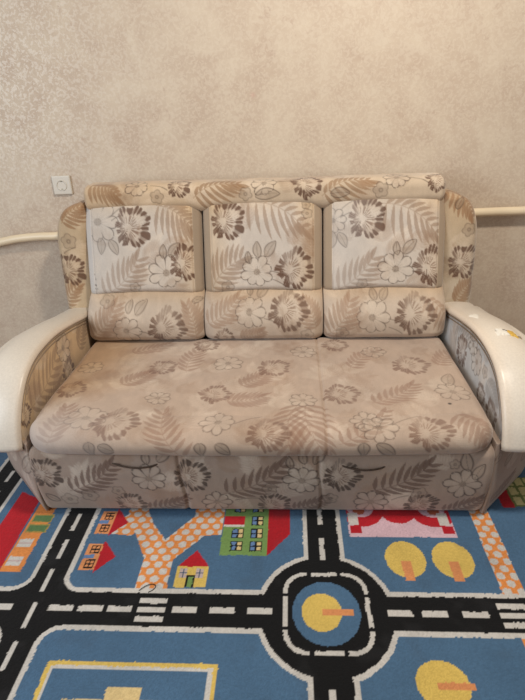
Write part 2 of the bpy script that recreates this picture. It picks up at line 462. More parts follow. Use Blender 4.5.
# wallpaper: mottled warm beige with small silvery flecks
def wallpaper():
    m, nt, b = new_mat('embossed_wallpaper')
    tc = nd(nt, 'ShaderNodeTexCoord')
    wob = nd(nt, 'ShaderNodeTexNoise', Scale=11.0, Detail=3.0)
    nt.links.new(tc.outputs['Object'], wob.inputs['Vector'])
    sc = nd(nt, 'ShaderNodeVectorMath', operation='MULTIPLY_ADD')
    sc.inputs[1].default_value = (.03, .03, .03)
    nt.links.new(wob.outputs['Color'], sc.inputs[0]); nt.links.new(tc.outputs['Object'], sc.inputs[2])
    fl = nd(nt, 'ShaderNodeTexNoise', Scale=78.0, Detail=2.0, Roughness=.5, Distortion=.8)
    nt.links.new(sc.outputs[0], fl.inputs['Vector'])
    fr = nd(nt, 'ShaderNodeValToRGB')
    fr.color_ramp.elements[0].position = .47; fr.color_ramp.elements[1].position = .58
    nt.links.new(fl.outputs['Fac'], fr.inputs[0])
    big = nd(nt, 'ShaderNodeTexNoise', Scale=6.5, Detail=5.0, Roughness=.6, Distortion=.6)
    nt.links.new(tc.outputs['Object'], big.inputs['Vector'])
    br = nd(nt, 'ShaderNodeValToRGB')
    e = br.color_ramp.elements
    e[0].position = .33; e[0].color = (*lin((190, 171, 152)), 1)
    e[1].position = .66; e[1].color = (*lin((205, 190, 170)), 1)
    nt.links.new(big.outputs['Fac'], br.inputs[0])
    dab = nd(nt, 'ShaderNodeTexNoise', Scale=13.0, Detail=3.0, Roughness=.7, Distortion=2.0)
    nt.links.new(tc.outputs['Object'], dab.inputs['Vector'])
    dr = nd(nt, 'ShaderNodeValToRGB')
    dr.color_ramp.elements[0].position = .60; dr.color_ramp.elements[1].position = .72
    dr.color_ramp.elements[1].color = (.38, .38, .38, 1)
    nt.links.new(dab.outputs['Fac'], dr.inputs[0])
    m1 = nd(nt, 'ShaderNodeMix', data_type='RGBA')
    m1.inputs['B'].default_value = (*lin((172, 147, 130)), 1)
    nt.links.new(dr.outputs[0], m1.inputs['Factor']); nt.links.new(br.outputs[0], m1.inputs['A'])
    m2 = nd(nt, 'ShaderNodeMix', data_type='RGBA')
    m2.inputs['B'].default_value = (*lin((214, 201, 183)), 1)
    sc2 = nd(nt, 'ShaderNodeMath', operation='MULTIPLY'); sc2.inputs[1].default_value = .42
    nt.links.new(fr.outputs[0], sc2.inputs[0])
    nt.links.new(sc2.outputs[0], m2.inputs['Factor']); nt.links.new(m1.outputs['Result'], m2.inputs['A'])
    last = m2.outputs['Result']
    for (x, z, r) in ((-.31, 1.655, .022), (-.03, 1.30, .014)):       # two faint pink smudges
        vm = nd(nt, 'ShaderNodeVectorMath', operation='DISTANCE'); vm.inputs[1].default_value = (x, 1.0, z)
        nt.links.new(tc.outputs['Object'], vm.inputs[0])
        mp = nd(nt, 'ShaderNodeMapRange'); mp.inputs['From Min'].default_value = 0.0; mp.inputs['From Max'].default_value = r
        mp.inputs['To Min'].default_value = .22; mp.inputs['To Max'].default_value = 0
        nt.links.new(vm.outputs['Value'], mp.inputs['Value'])
        mm = nd(nt, 'ShaderNodeMix', data_type='RGBA'); mm.inputs['B'].default_value = (*lin((205, 130, 125)), 1)
        nt.links.new(mp.outputs[0], mm.inputs['Factor']); nt.links.new(last, mm.inputs['A'])
        last = mm.outputs['Result']
    nt.links.new(last, b.inputs['Base Color'])
    rr = nd(nt, 'ShaderNodeMapRange'); rr.inputs['To Min'].default_value = .62; rr.inputs['To Max'].default_value = .36
    nt.links.new(fr.outputs[0], rr.inputs['Value']); nt.links.new(rr.outputs[0], b.inputs['Roughness'])
    bp = nd(nt, 'ShaderNodeBump', Strength=.18, Distance=.002)
    nt.links.new(fl.outputs['Fac'], bp.inputs['Height']); nt.links.new(bp.outputs[0], b.inputs['Normal'])
    b.inputs['Specular IOR Level'].default_value = .4
    return m
WALLPAPER = wallpaper()

def wood_floor():
    m, nt, b = new_mat('board_floor')
    tc = nd(nt, 'ShaderNodeTexCoord')
    br = nd(nt, 'ShaderNodeTexBrick', Scale=1.0)
    br.inputs['Color1'].default_value = (*lin((150, 104, 66)), 1); br.inputs['Color2'].default_value = (*lin((134, 92, 58)), 1)
    br.inputs['Mortar'].default_value = (*lin((60, 40, 26)), 1)
    br.inputs['Brick Width'].default_value = 1.6; br.inputs['Row Height'].default_value = .12; br.inputs['Mortar Size'].default_value = .002
    nt.links.new(tc.outputs['Object'], br.inputs['Vector']); nt.links.new(br.outputs['Color'], b.inputs['Base Color'])
    b.inputs['Roughness'].default_value = .45
    return m

# ------------------------------------------------------------------ the room
def slab(name, lo, hi, mat):
    V, Fq, _, _ = box_grid(lo, hi, 10.0, 0)
    o = mesh_obj(name, V, Fq, mat, smooth=False)
    tag(o, kind='structure')
    return o
WY = 1.0
slab('floor', (-2.6, -3.2, -.06), (2.6, WY, -.012), wood_floor())
slab('wall_back', (-2.6, WY, -.06), (2.6, WY + .12, 2.6), WALLPAPER)

# ------------------------------------------------------------------ rug with a printed street plan
def build_rug():
    x0, x1, y0, y1 = -1.25, 1.12, -.98, .62
    st = .0033
    nx, ny = int((x1 - x0) / st), int((y1 - y0) / st)
    X, Y = np.meshgrid(np.linspace(x0, x1, nx + 1), np.linspace(y0, y1, ny + 1), indexing='ij')
    x = X.ravel(); y = Y.ravel()
    jx = x + .0016 * (noise(x * 260, y * 260) - .5) + .0018 * (noise(x * 60, y * 60) - .5)
    jy = y + .0016 * (noise(x * 260 + 90, y * 260) - .5) + .0018 * (noise(x * 60 + 50, y * 60) - .5)
    BLUE = lin((76, 108, 138)); BLACK = lin((18, 17, 18)); WHITE = lin((206, 201, 194)); ORANGE = lin((226, 142, 74))
    YEL = lin((220, 188, 98)); RED = lin((184, 26, 38)); GREEN = lin((118, 150, 84)); PINK = lin((216, 182, 192)); CREAM = lin((222, 196, 140))
    GREY_ = lin((196, 176, 172)); DGREEN = lin((92, 124, 78)); SALMON = lin((226, 150, 96)); SKY = lin((104, 134, 178)); TEAL = lin((60, 84, 92))
    c = np.ones((len(x), 3)) * BLUE
    def put(m, col): c[m] = col
    def rect(a, b, d, e): return (jx > a) & (jx < b) & (jy > d) & (jy < e)
    def poly(P):
        m = np.zeros(len(x), bool); n = len(P)
        for k in range(n):
            (ax, ay), (bx, by) = P[k], P[(k + 1) % n]
            cond = (ay > jy) != (by > jy)
            with np.errstate(divide='ignore', invalid='ignore'):
                m ^= cond & (jx < (bx - ax) * (jy - ay) / (by - ay + 1e-12) + ax)
        return m
    def disc(cx, cy, r, ry=None): return ((jx - cx) / r) ** 2 + ((jy - cy) / (ry or r)) ** 2 < 1
    def dotted(m):
        put(m, ORANGE)
        sx, sy = .040, .054
        row = np.floor(jy / (sy * .5)); off = (row % 2) * sx * .5
        best = np.full(len(x), 9.0)
        for dr in (-1, 0, 1):
            r_ = row + dr; of = (r_ % 2) * sx * .5
            cx = (np.round((jx - of) / sx)) * sx + of; cy = (r_ + .5) * sy * .5
            best = np.minimum(best, ((jx - cx) / .0128) ** 2 + ((jy - cy) / .0125) ** 2)
        put(m & (best < 1), WHITE)
    # --- dotted footpaths
    path = poly([(-.454, .03), (-.454, -.012), (-.349, -.208), (-.351, -.318), (-.256, -.318), (-.259, -.212), (-.174, -.110), (-.12, -.104), (-.12, .03), (-.22, .03), (-.22, -.02), (-.3, -.128), (-.386, -.02), (-.386, .03)])
    path |= poly([(-.40, .03), (-.46, -.02), (-.49, -.105), (-.42, -.112), (-.36, -.05)])
    dotted(path)
    dotted(poly([(.716, .35), (.778, .35), (.768, -.32), (.704, -.32)])); dotted(poly([(.703, -.45), (.768, -.45), (.768, -.95), (.703, -.95)]))
    # --- left block: red roof and orange building
    put(poly([(-.885, .10), (-.80, .06), (-.79, -.262), (-.875, -.30), (-.885, -.2)]), RED)
    put(rect(-.79, -.722, -.264, .12), ORANGE)
    for yy, col in ((-.037, DGREEN), (-.083, DGREEN)):
        put(rect(-.783, -.712, yy - .019, yy + .019), YEL * .55); put(rect(-.779, -.716, yy - .014, yy + .014), col)
    for yy in (-.148, -.222): put(rect(-.783, -.737, yy - .018, yy + .018), WHITE); put(rect(-.783, -.737, yy - .004, yy + .004), GREY_)
    # --- two little houses lying on their side
    for (by, ty) in ((-.104, .0), (-.254, -.148)):
        put(rect(-.545, -.496, by, ty), SALMON)
        put(poly([(-.497, by - .012), (-.497, ty + .014), (-.443, (by + ty) / 2)]), RED)
        put(rect(-.545, -.512, (by + ty) / 2 - .008, (by + ty) / 2 + .008), SKY)
        for yy in (by + .024, ty - .024):
            put(rect(-.532, -.502, yy - .017, yy + .017), BLACK)
            for a in (-.524, -.510):
                for b2 in (-.007, .007): put(rect(a - .005, a + .005, yy + b2 - .0045, yy + b2 + .0045), SALMON)
    # --- yellow house
    put(rect(-.237, -.143, -.312, -.236), YEL); put(poly([(-.238, -.236), (-.142, -.236), (-.188, -.172)]), RED)
    for xx in (-.217, -.167):
        put(rect(xx - .011, xx + .011, -.278, -.243), GREY_)
        put(rect(xx - .001, xx + .001, -.278, -.243), BLUE * .6); put(rect(xx - .011, xx + .011, -.262, -.259), BLUE * .6)
    put(rect(-.206, -.178, -.312, -.268), BLACK); put(rect(-.2, -.184, -.312, -.274), GREEN)
    # --- green apartment house with a red side
    put(rect(-.117, .033, -.19, .06), GREEN); put(poly([(.033, -.19), (.033, .06), (.105, .06), (.105, -.10)]), RED * .85)
    put(rect(-.116, -.047, -.06, -.02), RED); put(rect(-.116, -.047, -.068, -.06), WHITE)
    for (wx, wy) in ((-.066, -.098), (-.066, -.152), (-.004, -.04), (-.004, -.098), (-.004, -.152), (-.004, .02), (-.066, .02)):
        put(rect(wx - .019, wx + .019, wy - .021, wy + .021), BLACK)
        for k, (a, b2) in enumerate(((-.009, .010), (.009, .010), (-.009, -.010), (.009, -.010))):
            put(rect(wx + a - .0065, wx + a + .0065, wy + b2 - .0075, wy + b2 + .0075), (SKY, CREAM, SKY, CREAM)[k])
    # --- pink strip with red arches
    put(rect(.298, .64, -.108, .10), PINK)
    for cx in (.345, .585):
        sgn = 1 if cx < .46 else -1
        put(disc(cx, .01, .074, .074) & rect(.298, .64, -.1, .1), RED)
        put(rect(.303, .34, -.092, -.06) if sgn > 0 else rect(.60, .638, -.092, -.06), RED)
        put(disc(cx, .025, .045) , PINK)
        put(disc(cx - .005 * sgn, .012, .02), lin((180, 96, 66)))
        put(rect(cx - .044, cx - .012, -.056, .0) if sgn > 0 else rect(cx + .012, cx + .044, -.056, .0), WHITE)
    put(disc(.468, .008, .058, .056), RED)
    # --- round yellow trees with orange trunks
    for cx in (.457, .599): put(disc(cx, -.197, .061, .071), YEL); put(rect(cx - .014, cx + .014, -.278, -.204), SALMON * .93)
    put(disc(.472, -.578, .064, .06), YEL); put(rect(.459, .547, -.592, -.574), SALMON * .9)
    # --- lower left yard outline and cream building
    put(rect(-.514, -.075, -.95, -.541), YEL); put(rect(-.503, -.087, -.94, -.553), WHITE); put(rect(-.495, -.1, -.93, -.562), BLUE)
    put(rect(-.342, -.255, -.70, -.605), CREAM); put(rect(-.445, -.16, -.75, -.636), CREAM)
    # --- right: green lattice house and red bits behind the sofa corner
    put(rect(.872, .99, .035, .19), lin((116, 128, 74)))
    for a in range(3):
        for b2 in range(3): put(rect(.88 + a * .036, .908 + a * .036, .044 + b2 * .05, .084 + b2 * .05), lin((206, 196, 140)))
    put(rect(.83, .872, .03, .20), RED); put(disc(.935, -.02, .04), lin((206, 92, 50))); put(disc(.93, -.11, .03), RED)
    # --- roads: white edge first, then black
    V1 = (-.681, -.560); V0 = (-1.035, -.93); V2 = (.147, .273); V3 = (.90, 1.02)
    HT, HB = -.318, -.455
    for k, col in ((0, WHITE), (1, BLACK)):
        g = .0145 * k
        m = (jy < HT - g) & (jy > HB + g)
        m |= (jx > V1[0] + g) & (jx < V1[1] - g)
        m |= (jx > V2[0] + g) & (jx < V2[1] - g)
        m |= poly([(-1.045 + g, .7), (-.915 - g * .9, .7), (-.915 - g * .9, -.318), (-1.045 + g, -.318)])
        m |= disc(.205, -.386, .196 - g, .203 - g)
        for (sx, ex) in ((-1, V1[0]), (1, V1[1])):            # rounded corners of the crossing
            for (sy, ey) in ((1, HT), (-1, HB)):
                r = .045
                cx, cy = ex + sx * r, ey + sy * r
                sq = (sx * (jx - ex) >= -g - .001) & (sx * (jx - ex) < r) & (sy * (jy - ey) >= -g - .001) & (sy * (jy - ey) < r)
                m |= sq & (np.hypot(jx - cx, jy - cy) > r + g)
        put(m, col)
    # --- dashes
    for k in range(-9, 8):
        yc = -.053 - .1195 * k + .0
        if -.46 < yc < -.32 and abs(yc + .41) > .06: pass
        put(rect(-.632, -.618, yc - .040, yc + .040) , WHITE)
        put(rect(-.985, -.971, yc - .03, yc + .035) & (jy > -.3), WHITE)
    for (a, b2) in ((-1.23, -1.12), (-1.09, -1.06), (-.91, -.82), (-.79, -.687), (-.58, -.51), (-.494, -.423), (-.41, -.34), (-.226, -.155), (-.119, -.049), (-.013, .057), (.372, .44), (.466, .536), (.573, .644), (.80, .87), (1.04, 1.1)):
        put(rect(a, b2, -.397, -.378), WHITE)
    for (a, b2) in ((-.324, -.245), (.673, .757)):
        for yy in (-.360, -.388, -.417): put(rect(a, b2, yy - .0085, yy + .0085), WHITE)
    for (a, b2) in ((-.205, -.115), (-.64, -.599), (-.80, -.70), (-.055, .05), (-.0, .0)): put(rect(.198, .213, a, b2), WHITE)
    # --- roundabout
    def rrect(hx, hy, r):
        qx = np.abs(jx - .207) - hx + r; qy = np.abs(jy + .383) - hy + r
        return np.hypot(np.maximum(qx, 0), np.maximum(qy, 0)) + np.minimum(np.maximum(qx, qy), 0) - r
    d = rrect(.121, .130, .065)
    put((d < 0) & (d > -.0125), WHITE)
    for (a, b2) in ((.162, -.254), (.249, -.254), (.162, -.51), (.249, -.51)): put(rect(a - .006, a + .006, b2 - .02, b2 + .02), BLACK)
    for (a, b2) in ((.087, -.332), (.327, -.332), (.087, -.437), (.327, -.437)): put(rect(a - .02, a + .02, b2 - .006, b2 + .006), BLACK)
    put(disc(.205, -.387, .094, .1), BLUE); put(disc(.192, -.386, .055, .06), YEL); put(rect(.194, .281, -.396, -.376), SALMON * .93)
    # colours lowered for dim light near the floor, blacks deepened, then pile unevenness
    c *= .86; c[(np.abs(c - BLACK * .86).sum(1) < 1e-6)] *= .6
    c *= (.86 + .28 * fbm(x * 9, y * 9, 3))[:, None] * (.88 + .24 * noise(x * 300, y * 300))[:, None]
    wear = sm(.6, .8, fbm(x * 14 + 40, y * 14, 3)) * .12
    c = c * (1 - wear[:, None]) + lin((60, 60, 62)) * wear[:, None]
    z = .0012 * (noise(x * 300, y * 300) - .5) + .0015 * (fbm(x * 12, y * 12) - .5)
    bord = np.minimum.reduce([x - x0, x1 - x, y - y0, y1 - y]); z = np.where(bord < .001, -.012, z)
    I = np.arange(len(x)).reshape(X.shape)
    Fq = np.stack([I[:-1, :-1], I[1:, :-1], I[1:, 1:], I[:-1, 1:]], -1).reshape(-1, 4)
    o = mesh_obj('rug', np.stack([x, y, z], 1), Fq, PILE, colors=c)
    tag(o, 'blue children\'s street map rug with black roads, a roundabout and little houses', 'rug')
build_rug()

# ------------------------------------------------------------------ the sofa
SOFA = empty('sofa', (0, .4, 0))
tag(SOFA, 'worn beige floral three-seat sofa with cream leatherette armrests against the wall', 'sofa')
ST = .0032
CREAMC = lin((194, 184, 174)); PINKISH = lin((178, 158, 142)); WARM = lin((190, 150, 104)); YELLOWED = lin((196, 168, 128))

def stain_and_tint(cl, base_noise=.10, warm=None, warm_amt=0.0, seed=0):  # stain mottling, plus a warm tint where a mask is given
    n = fbm(cl.s * 9 + seed * 7.3, cl.t * 9 + seed * 3.1, 3)
    cl.c *= (1 + base_noise * 2 * (n - .5) + .16 * (fbm(cl.s * 60, cl.t * 34 + 9, 3) - .5))[:, None]
    if warm is not None:
        a = np.clip(warm_amt * warm, 0, 1)[:, None]
        cl.c = cl.c * (1 - a) + cl.c * np.array([1.0, .84, .62]) * a

def own(items, lo, hi):
    return [m for m in items if lo <= m[1] < hi]

# --- base front panel
V, Fq, N, _ = box_grid((-.75, -.036, .006), (.75, .10, .285), ST, (.03, .03, .03))
V[:, 1] += .03 * (1 - np.clip(V[:, 2] / .2, 0, 1)) ** 1.5 * (V[:, 1] < .05) + .008 * np.cos(V[:, 0] * 2) * 0
V[:, 1] += -.006 * np.sin(np.clip((V[:, 2] - .02) / .25, 0, 1) * np.pi) * (V[:, 1] < .05)
for sx in (-.245, .205):
    V[:, 1] += .007 * np.exp(-((V[:, 0] - sx - .006 * np.sin(V[:, 2] * 20)) / .006) ** 2) * (V[:, 1] < .05)
cl = Cloth(V[:, 0], V[:, 2], lin((160, 141, 127))); cl.line = lin((58, 44, 38)); cl.dark = lin((58, 42, 34)); cl.lw = 1.25
cl.print_motifs(MOTIFS['front'], lin((104, 80, 68)), .78)
stain_and_tint(cl, .10, seed=1); cl.weave()
front = mesh_obj('front_panel', V, Fq, FABRIC, SOFA, cl.c)
# pull loops of the two drawers under the seat
for (xa, xb, zb) in ((-.468, -.315, .236), (.268, .412, .228)):
    P = catmull([(xa, -.036, zb), (xa + .03, -.044, zb - .005), ((xa + xb) / 2, -.048, zb - .010), (xb - .03, -.044, zb - .008), (xb, -.036, zb - .003)], 8)
    fr = [(np.array([0, -.25, .97]), np.array([0, -.97, -.25]))] * len(P)
    a = np.linspace(0, 2 * np.pi, 10, endpoint=False)
    Vt, Ft = sweep(P, fr, np.stack([np.cos(a) * .0042, np.sin(a) * .002], 1))
    mesh_obj('pull_loop', Vt, Ft, TAB, front)

# --- base sides below the armrests, cut away at the front corners
for sgn, key in ((-1, 'side_left'), (1, 'side_right')):
    plan = [(.745, -.02), (.75, -.022), (.76, -.014)] + [(.76 + .2 * k / 80, -.014 + .2 * k / 80) for k in range(1, 81)] + [(.965, .192), (.97, .205)] + [(.97, .205 + .6 * k / 20) for k in range(1, 21)] + [(.745, .805)]
    plan = np.array(plan); zs = np.linspace(.004, .30, 80)
    n = len(plan)
    V = np.zeros((len(zs) * n, 3)); cs = np.zeros(len(V)); 
    L = np.concatenate([[0], np.cumsum(np.linalg.norm(np.diff(plan, axis=0), axis=1))])
    for i, z in enumerate(zs):
        bul = .02 * (1 - min(z / .12, 1)) ** 2
        cen = np.array([.70, .9])
        dirv = plan - cen; dirv /= np.linalg.norm(dirv, axis=1, keepdims=True)
        q = plan - dirv * bul
        V[i * n:(i + 1) * n] = np.stack([sgn * q[:, 0], q[:, 1], np.full(n, z)], 1)
        cs[i * n:(i + 1) * n] = (L - .012) * .7071
    Fs = []
    for i in range(len(zs) - 1):
        for j in range(n):
            j2 = (j + 1) % n
            f = (i * n + j, i * n + j2, (i + 1) * n + j2, (i + 1) * n + j)
            Fs.append(f if sgn > 0 else f[::-1])
    top = tuple(range((len(zs) - 1) * n, len(zs) * n)); bot = tuple(range(n))[::-1]
    Fs += [top if sgn > 0 else top[::-1], bot if sgn > 0 else bot[::-1]]
    cl = Cloth(cs, V[:, 2], lin((156, 136, 122))); cl.line = lin((58, 44, 38))
    cl.print_motifs(MOTIFS[key], lin((108, 82, 70)), .75); stain_and_tint(cl, .1, seed=3); cl.weave()
    mesh_obj('base_side', V, Fs, FABRIC, SOFA, cl.c)

# --- seat
V, Fq, N, V0 = box_grid((-.748, -.062, .270), (.748, .69, .368), ST, (.04, .055, .05))
top = sm(.30, .36, V[:, 2])
V[:, 2] += top * (.006 * (fbm(V[:, 0] * 5 + 3, V[:, 1] * 5) - .5) * 2 - .008 * np.exp(-((V[:, 0]) / .5) ** 2 - ((V[:, 1] - .25) / .3) ** 2))
V[:, 1] += -.012 * (1 - sm(.0, .1, V[:, 1])) * np.cos(np.clip(V[:, 0] / .75, -1, 1) * np.pi / 2) * 1.2
V[:, 1] += .03 * sm(.66, .75, np.abs(V[:, 0])) * sm(.12, -.06, V[:, 1])
V[:, 0] *= 1 - .012 * sm(.2, -.06, V[:, 1])
seam = np.exp(-((V[:, 0] - .222) / .005) ** 2)
V[:, 2] -= .006 * seam * top; V[:, 1] += .006 * seam * (V[:, 1] < 0)
for y_ in (.045,):
    V[:, 2] -= .0025 * np.exp(-((V[:, 1] - y_ + .01 * np.sin(V[:, 0] * 7)) / .012) ** 2) * top
t = np.where(V[:, 1] < 0, V[:, 1] - np.clip(.355 - V[:, 2], 0, 1), V[:, 1])
cl = Cloth(V[:, 0], t, PINKISH * 1.0)
cl.gain = .74; cl.dark = lin((104, 70, 54)); cl.lw = 1.1
cl.print_motifs(MOTIFS['seat'], lin((138, 106, 88)), .72)
cl.gain = .9
for (x, a, b, c2, d) in ((-.52, -.085, -.115, -.515, -.16), (-.49, -.09, -.13, -.44, -.15), (-.17, -.085, -.12, -.165, -.165), (-.12, -.09, -.125, -.075, -.16), (.33, -.085, -.12, .335, -.165), (.37, -.09, -.125, .43, -.16)):
    cl.leaf(x, b + .034, c2, d + .030, .018, GREY * .75, .65, .85, .6)
w = sm(-.25, -.75, V[:, 0] + .25 * (fbm(V[:, 0] * 6, V[:, 1] * 6) - .5)) * sm(.06, .25, V[:, 1])  # warm shading painted into the left of the seat
stain_and_tint(cl, .12, np.maximum(w * 1.0, .28 * fbm(V[:, 0] * 3, V[:, 1] * 3 + 8)), 1.0, 2)
cool_light = sm(-.35, -.72, V[:, 0]) * sm(.12, -.02, V[:, 1])  # cool daylight painted onto the front left corner
cl.c = cl.c * (1 - .35 * cool_light[:, None]) + lin((186, 180, 178)) * .35 * cool_light[:, None]
cl.c *= (1 - .32 * sm(-.12, -.18, t))[:, None]  # shade painted in below the front bend
i = cl.near(.629, .105, .012)
cl.mix(i, lin((30, 24, 22)), sm(.0075, .004, np.hypot(cl.s[i] - .629, cl.t[i] - .105)))
cl.weave()
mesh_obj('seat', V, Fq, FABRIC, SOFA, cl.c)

# --- frame behind the cushions
V, Fq, N, _ = box_grid((-.80, .86, .01), (.80, .935, .90), .03, .02)
cl = Cloth(V[:, 0], V[:, 2], lin((170, 150, 130)))
mesh_obj('back_frame', V, Fq, FABRIC, SOFA, cl.c)
V, Fq, N, _ = box_grid((-.75, .10, .01), (.75, .86, .255), .04, .01)
mesh_obj('seat_base', V, Fq, FABRIC, SOFA, np.ones((len(V), 3)) * lin((120, 100, 86)))

# --- upper back cushions, plain gussets at their sides
def face_y(z): return .69 + (z - .55) * .29
CUSH = []
for k in range(3):
    xc = -.5 + .5 * k
    hw = .2475
    V, Fq, N, V0 = box_grid((-hw, 0, .560), (hw, .16, .925), ST, (.012, .022, .024))
    s, z = V[:, 0].copy(), V[:, 2].copy()
    fr = 1 - V[:, 1] / .16
    ramp = np.clip(np.abs(s) - .211, 0, 1)
    puff = (1 - (s / .215) ** 4).clip(0, 1) * (1 - np.clip(np.abs(z - .73) / .2, 0, 1) ** 3)
    V[:, 1] += face_y(z) + fr * (ramp * .75 - .016 * puff) 
    V[:, 1] += .004 * (fbm(s * 12 + k * 5, z * 12) - .5) * fr
    V[:, 2] += -.016 * (np.abs(s) / hw) ** 2.5 * sm(.8, .92, z)
    V[:, 2] += (.018 * (1 - (s / hw) ** 2) - .012) * sm(.64, .57, z)
    edge = np.exp(-((np.abs(s) - .211) / .003) ** 2); V[:, 1] += .006 * edge * fr
    V[:, 0] += xc
    x = V[:, 0]
    cl = Cloth(x, z, CREAMC)
    cl.print_motifs(own(MOTIFS['upper'], xc - .25, xc + .25), lin((150, 128, 111)), .70, 1.0)
    edgew = sm(.10, .215, np.abs(s)) * (1 if k < 2 else .5) * (s > 0 if k != 1 else 1) + .7 * sm(.83, .93, z) + .25 * fbm(x * 4, z * 4)
    stain_and_tint(cl, .09, edgew, .62, 10 + k)
    cool_light = (.55 if k == 0 else .0) * sm(.0, -.2, s) + (.6 if k == 2 else 0) * sm(.02, -.2, s)  # cool daylight painted on the left part of the outer two cushions
    cl.c = cl.c * (1 - .45 * cool_light[:, None]) + lin((190, 188, 186)) * .45 * cool_light[:, None]
    # worn, dark scuffs along the lower left edge
    if k == 0:
        sc = sm(.6, .75, noise(x * 150, z * 150)) * np.exp(-((s + .208) / .007) ** 2) * sm(.70, .66, z)
        cl.c = cl.c * (1 - .8 * sc[:, None]) + lin((50, 40, 36)) * .8 * sc[:, None]
    cl.weave()
    col = cl.c.copy()
    pl = lin((164, 145, 124)) * (.9 + .2 * fbm(x * 20, z * 5))[:, None]
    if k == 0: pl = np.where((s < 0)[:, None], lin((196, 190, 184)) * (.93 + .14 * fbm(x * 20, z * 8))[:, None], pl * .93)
    gm = np.abs(s) > .2125
    col[gm] = pl[gm]
    fg = gm[Fq].all(1)
    main = Fq[~fg]
    o = None
    def submesh(name, Fsel, mat, parent):
        u, inv = np.unique(Fsel, return_inverse=True)
        return mesh_obj(name, V[u], inv.reshape(Fsel.shape), mat, parent, col[u])
    o = submesh('back_cushion', main, FABRIC, SOFA)
    for sg in (-1, 1):
        g = submesh('side_gusset', Fq[fg & (np.sign(s[Fq[:, 0]]) == sg)], PLAINCLOTH, o)
        g['label'] = 'plain beige strip along the cushion edge'

# --- bulging lower back cushions
for k in range(3):
    xc = -.5 + .5 * k
    hw = .2485
    V, Fq, N, V0 = box_grid((-hw, .612, .366), (hw, .80, .60), ST, (.018, .022, .022))
    s, z = V[:, 0].copy(), V[:, 2].copy()
    fr = sm(.80, .63, V[:, 1])
    arch = (1 - (s / hw) ** 2)
    zz = z - .016 * arch + .010
    up_ = np.clip((zz - .44) / .130, 0, 1.3)
    side = sm(.19, .245, np.abs(s))
    V[:, 1] += fr * (.105 * up_ ** 2.2 - .014 * arch * np.sin(np.clip((z - .366) / .15, 0, 1) * np.pi) + .018 * side * side + .004 * (fbm(s * 14 + k * 9, z * 14) - .5) * 2)
    V[:, 1] += fr * .012 * sm(.40, .368, z)
    V[:, 0] += xc
    x = V[:, 0]
    cl = Cloth(x, z + .35 * np.clip(V[:, 1] - .64, 0, .1), lin((188, 172, 156)))
    cl.gain = .85
    cl.print_motifs(own(MOTIFS['lower'], xc - .25, xc + .25), lin((150, 121, 100)), .68)
    stain_and_tint(cl, .10, sm(.51, .57, z) * .9 + .3 * sm(.1, .25, s) + .2 * fbm(x * 5, z * 5), .6, 20 + k)
    cl.weave()
    mesh_obj('lumbar_cushion', V, Fq, FABRIC, SOFA, cl.c)

# --- padded roll along the top of the back
V, Fq, N, V0 = box_grid((-.738, .785, .880), (.738, .945, .988), ST, (.025, .05, .042))
fr = sm(.92, .80, V[:, 1])
V[:, 2] += .004 * (fbm(V[:, 0] * 7, V[:, 1] * 7) - .5) * 2
for sx in (-.25, .25):
    V[:, 2] -= .012 * np.exp(-((V[:, 0] - sx) / .03) ** 2) * sm(.94, .89, V[:, 2]) * fr
    V[:, 1] += .006 * np.exp(-((V[:, 0] - sx) / .02) ** 2) * fr
x = V[:, 0]
tt = V[:, 2] + np.clip(V[:, 1] - .80, 0, .2) * .8
cl = Cloth(x, tt, lin((192, 174, 152)))
cl.print_motifs([(m[0], m[1], m[2] + .010, *m[3:]) for m in MOTIFS['roll']], lin((144, 114, 86)), .74)
stain_and_tint(cl, .1, sm(.25, -.7, x) * .8 + .3 * fbm(x * 5, tt * 5), .6, 30)
cl.weave()
mesh_obj('back_roll', V, Fq, FABRIC, SOFA, cl.c)

# --- side wings
for sgn in (-1, 1):
    V, Fq, N, V0 = box_grid((.733, .79, .40), (.905, .935, .922), ST, (.04, .05, .03))
    tq = np.clip((V[:, 2] - .74) / .18, 0, 1)
    lim = .748 + .152 * np.sqrt(np.clip(1 - (tq * .985) ** 2.0, 0, 1))
    V[:, 0] = .733 + (V[:, 0] - .733) * (lim - .733) / .172
    V[:, 0] += .004 * np.sin(V[:, 2] * 14) * sm(.8, .9, V[:, 0])
    V[:, 1] += -.018 * np.sin(np.clip((V[:, 0] - .733) / .172, 0, 1) * np.pi) * (V[:, 1] < .87) - .10 * (.60 - V[:, 2]).clip(0, 1)
    V[:, 0] -= .008 * sm(.80, .90, V[:, 0])
    V[:, 0] *= sgn
    F2 = Fq if sgn > 0 else Fq[:, ::-1]
    cl = Cloth(V[:, 0], V[:, 2] + .5 * np.clip(V[:, 1] - .83, 0, .1), lin((188, 172, 150)))
    cl.print_motifs([m for m in MOTIFS['wing'] if m[1] * sgn > 0], lin((146, 114, 86)), .74)
    wm = sm(.6, .9, V[:, 2]) if sgn > 0 else np.full(len(V), .9)
    stain_and_tint(cl, .1, wm, .6, 40 + sgn); cl.weave()
    mesh_obj('side_wing', V, F2, FABRIC, SOFA, cl.c)

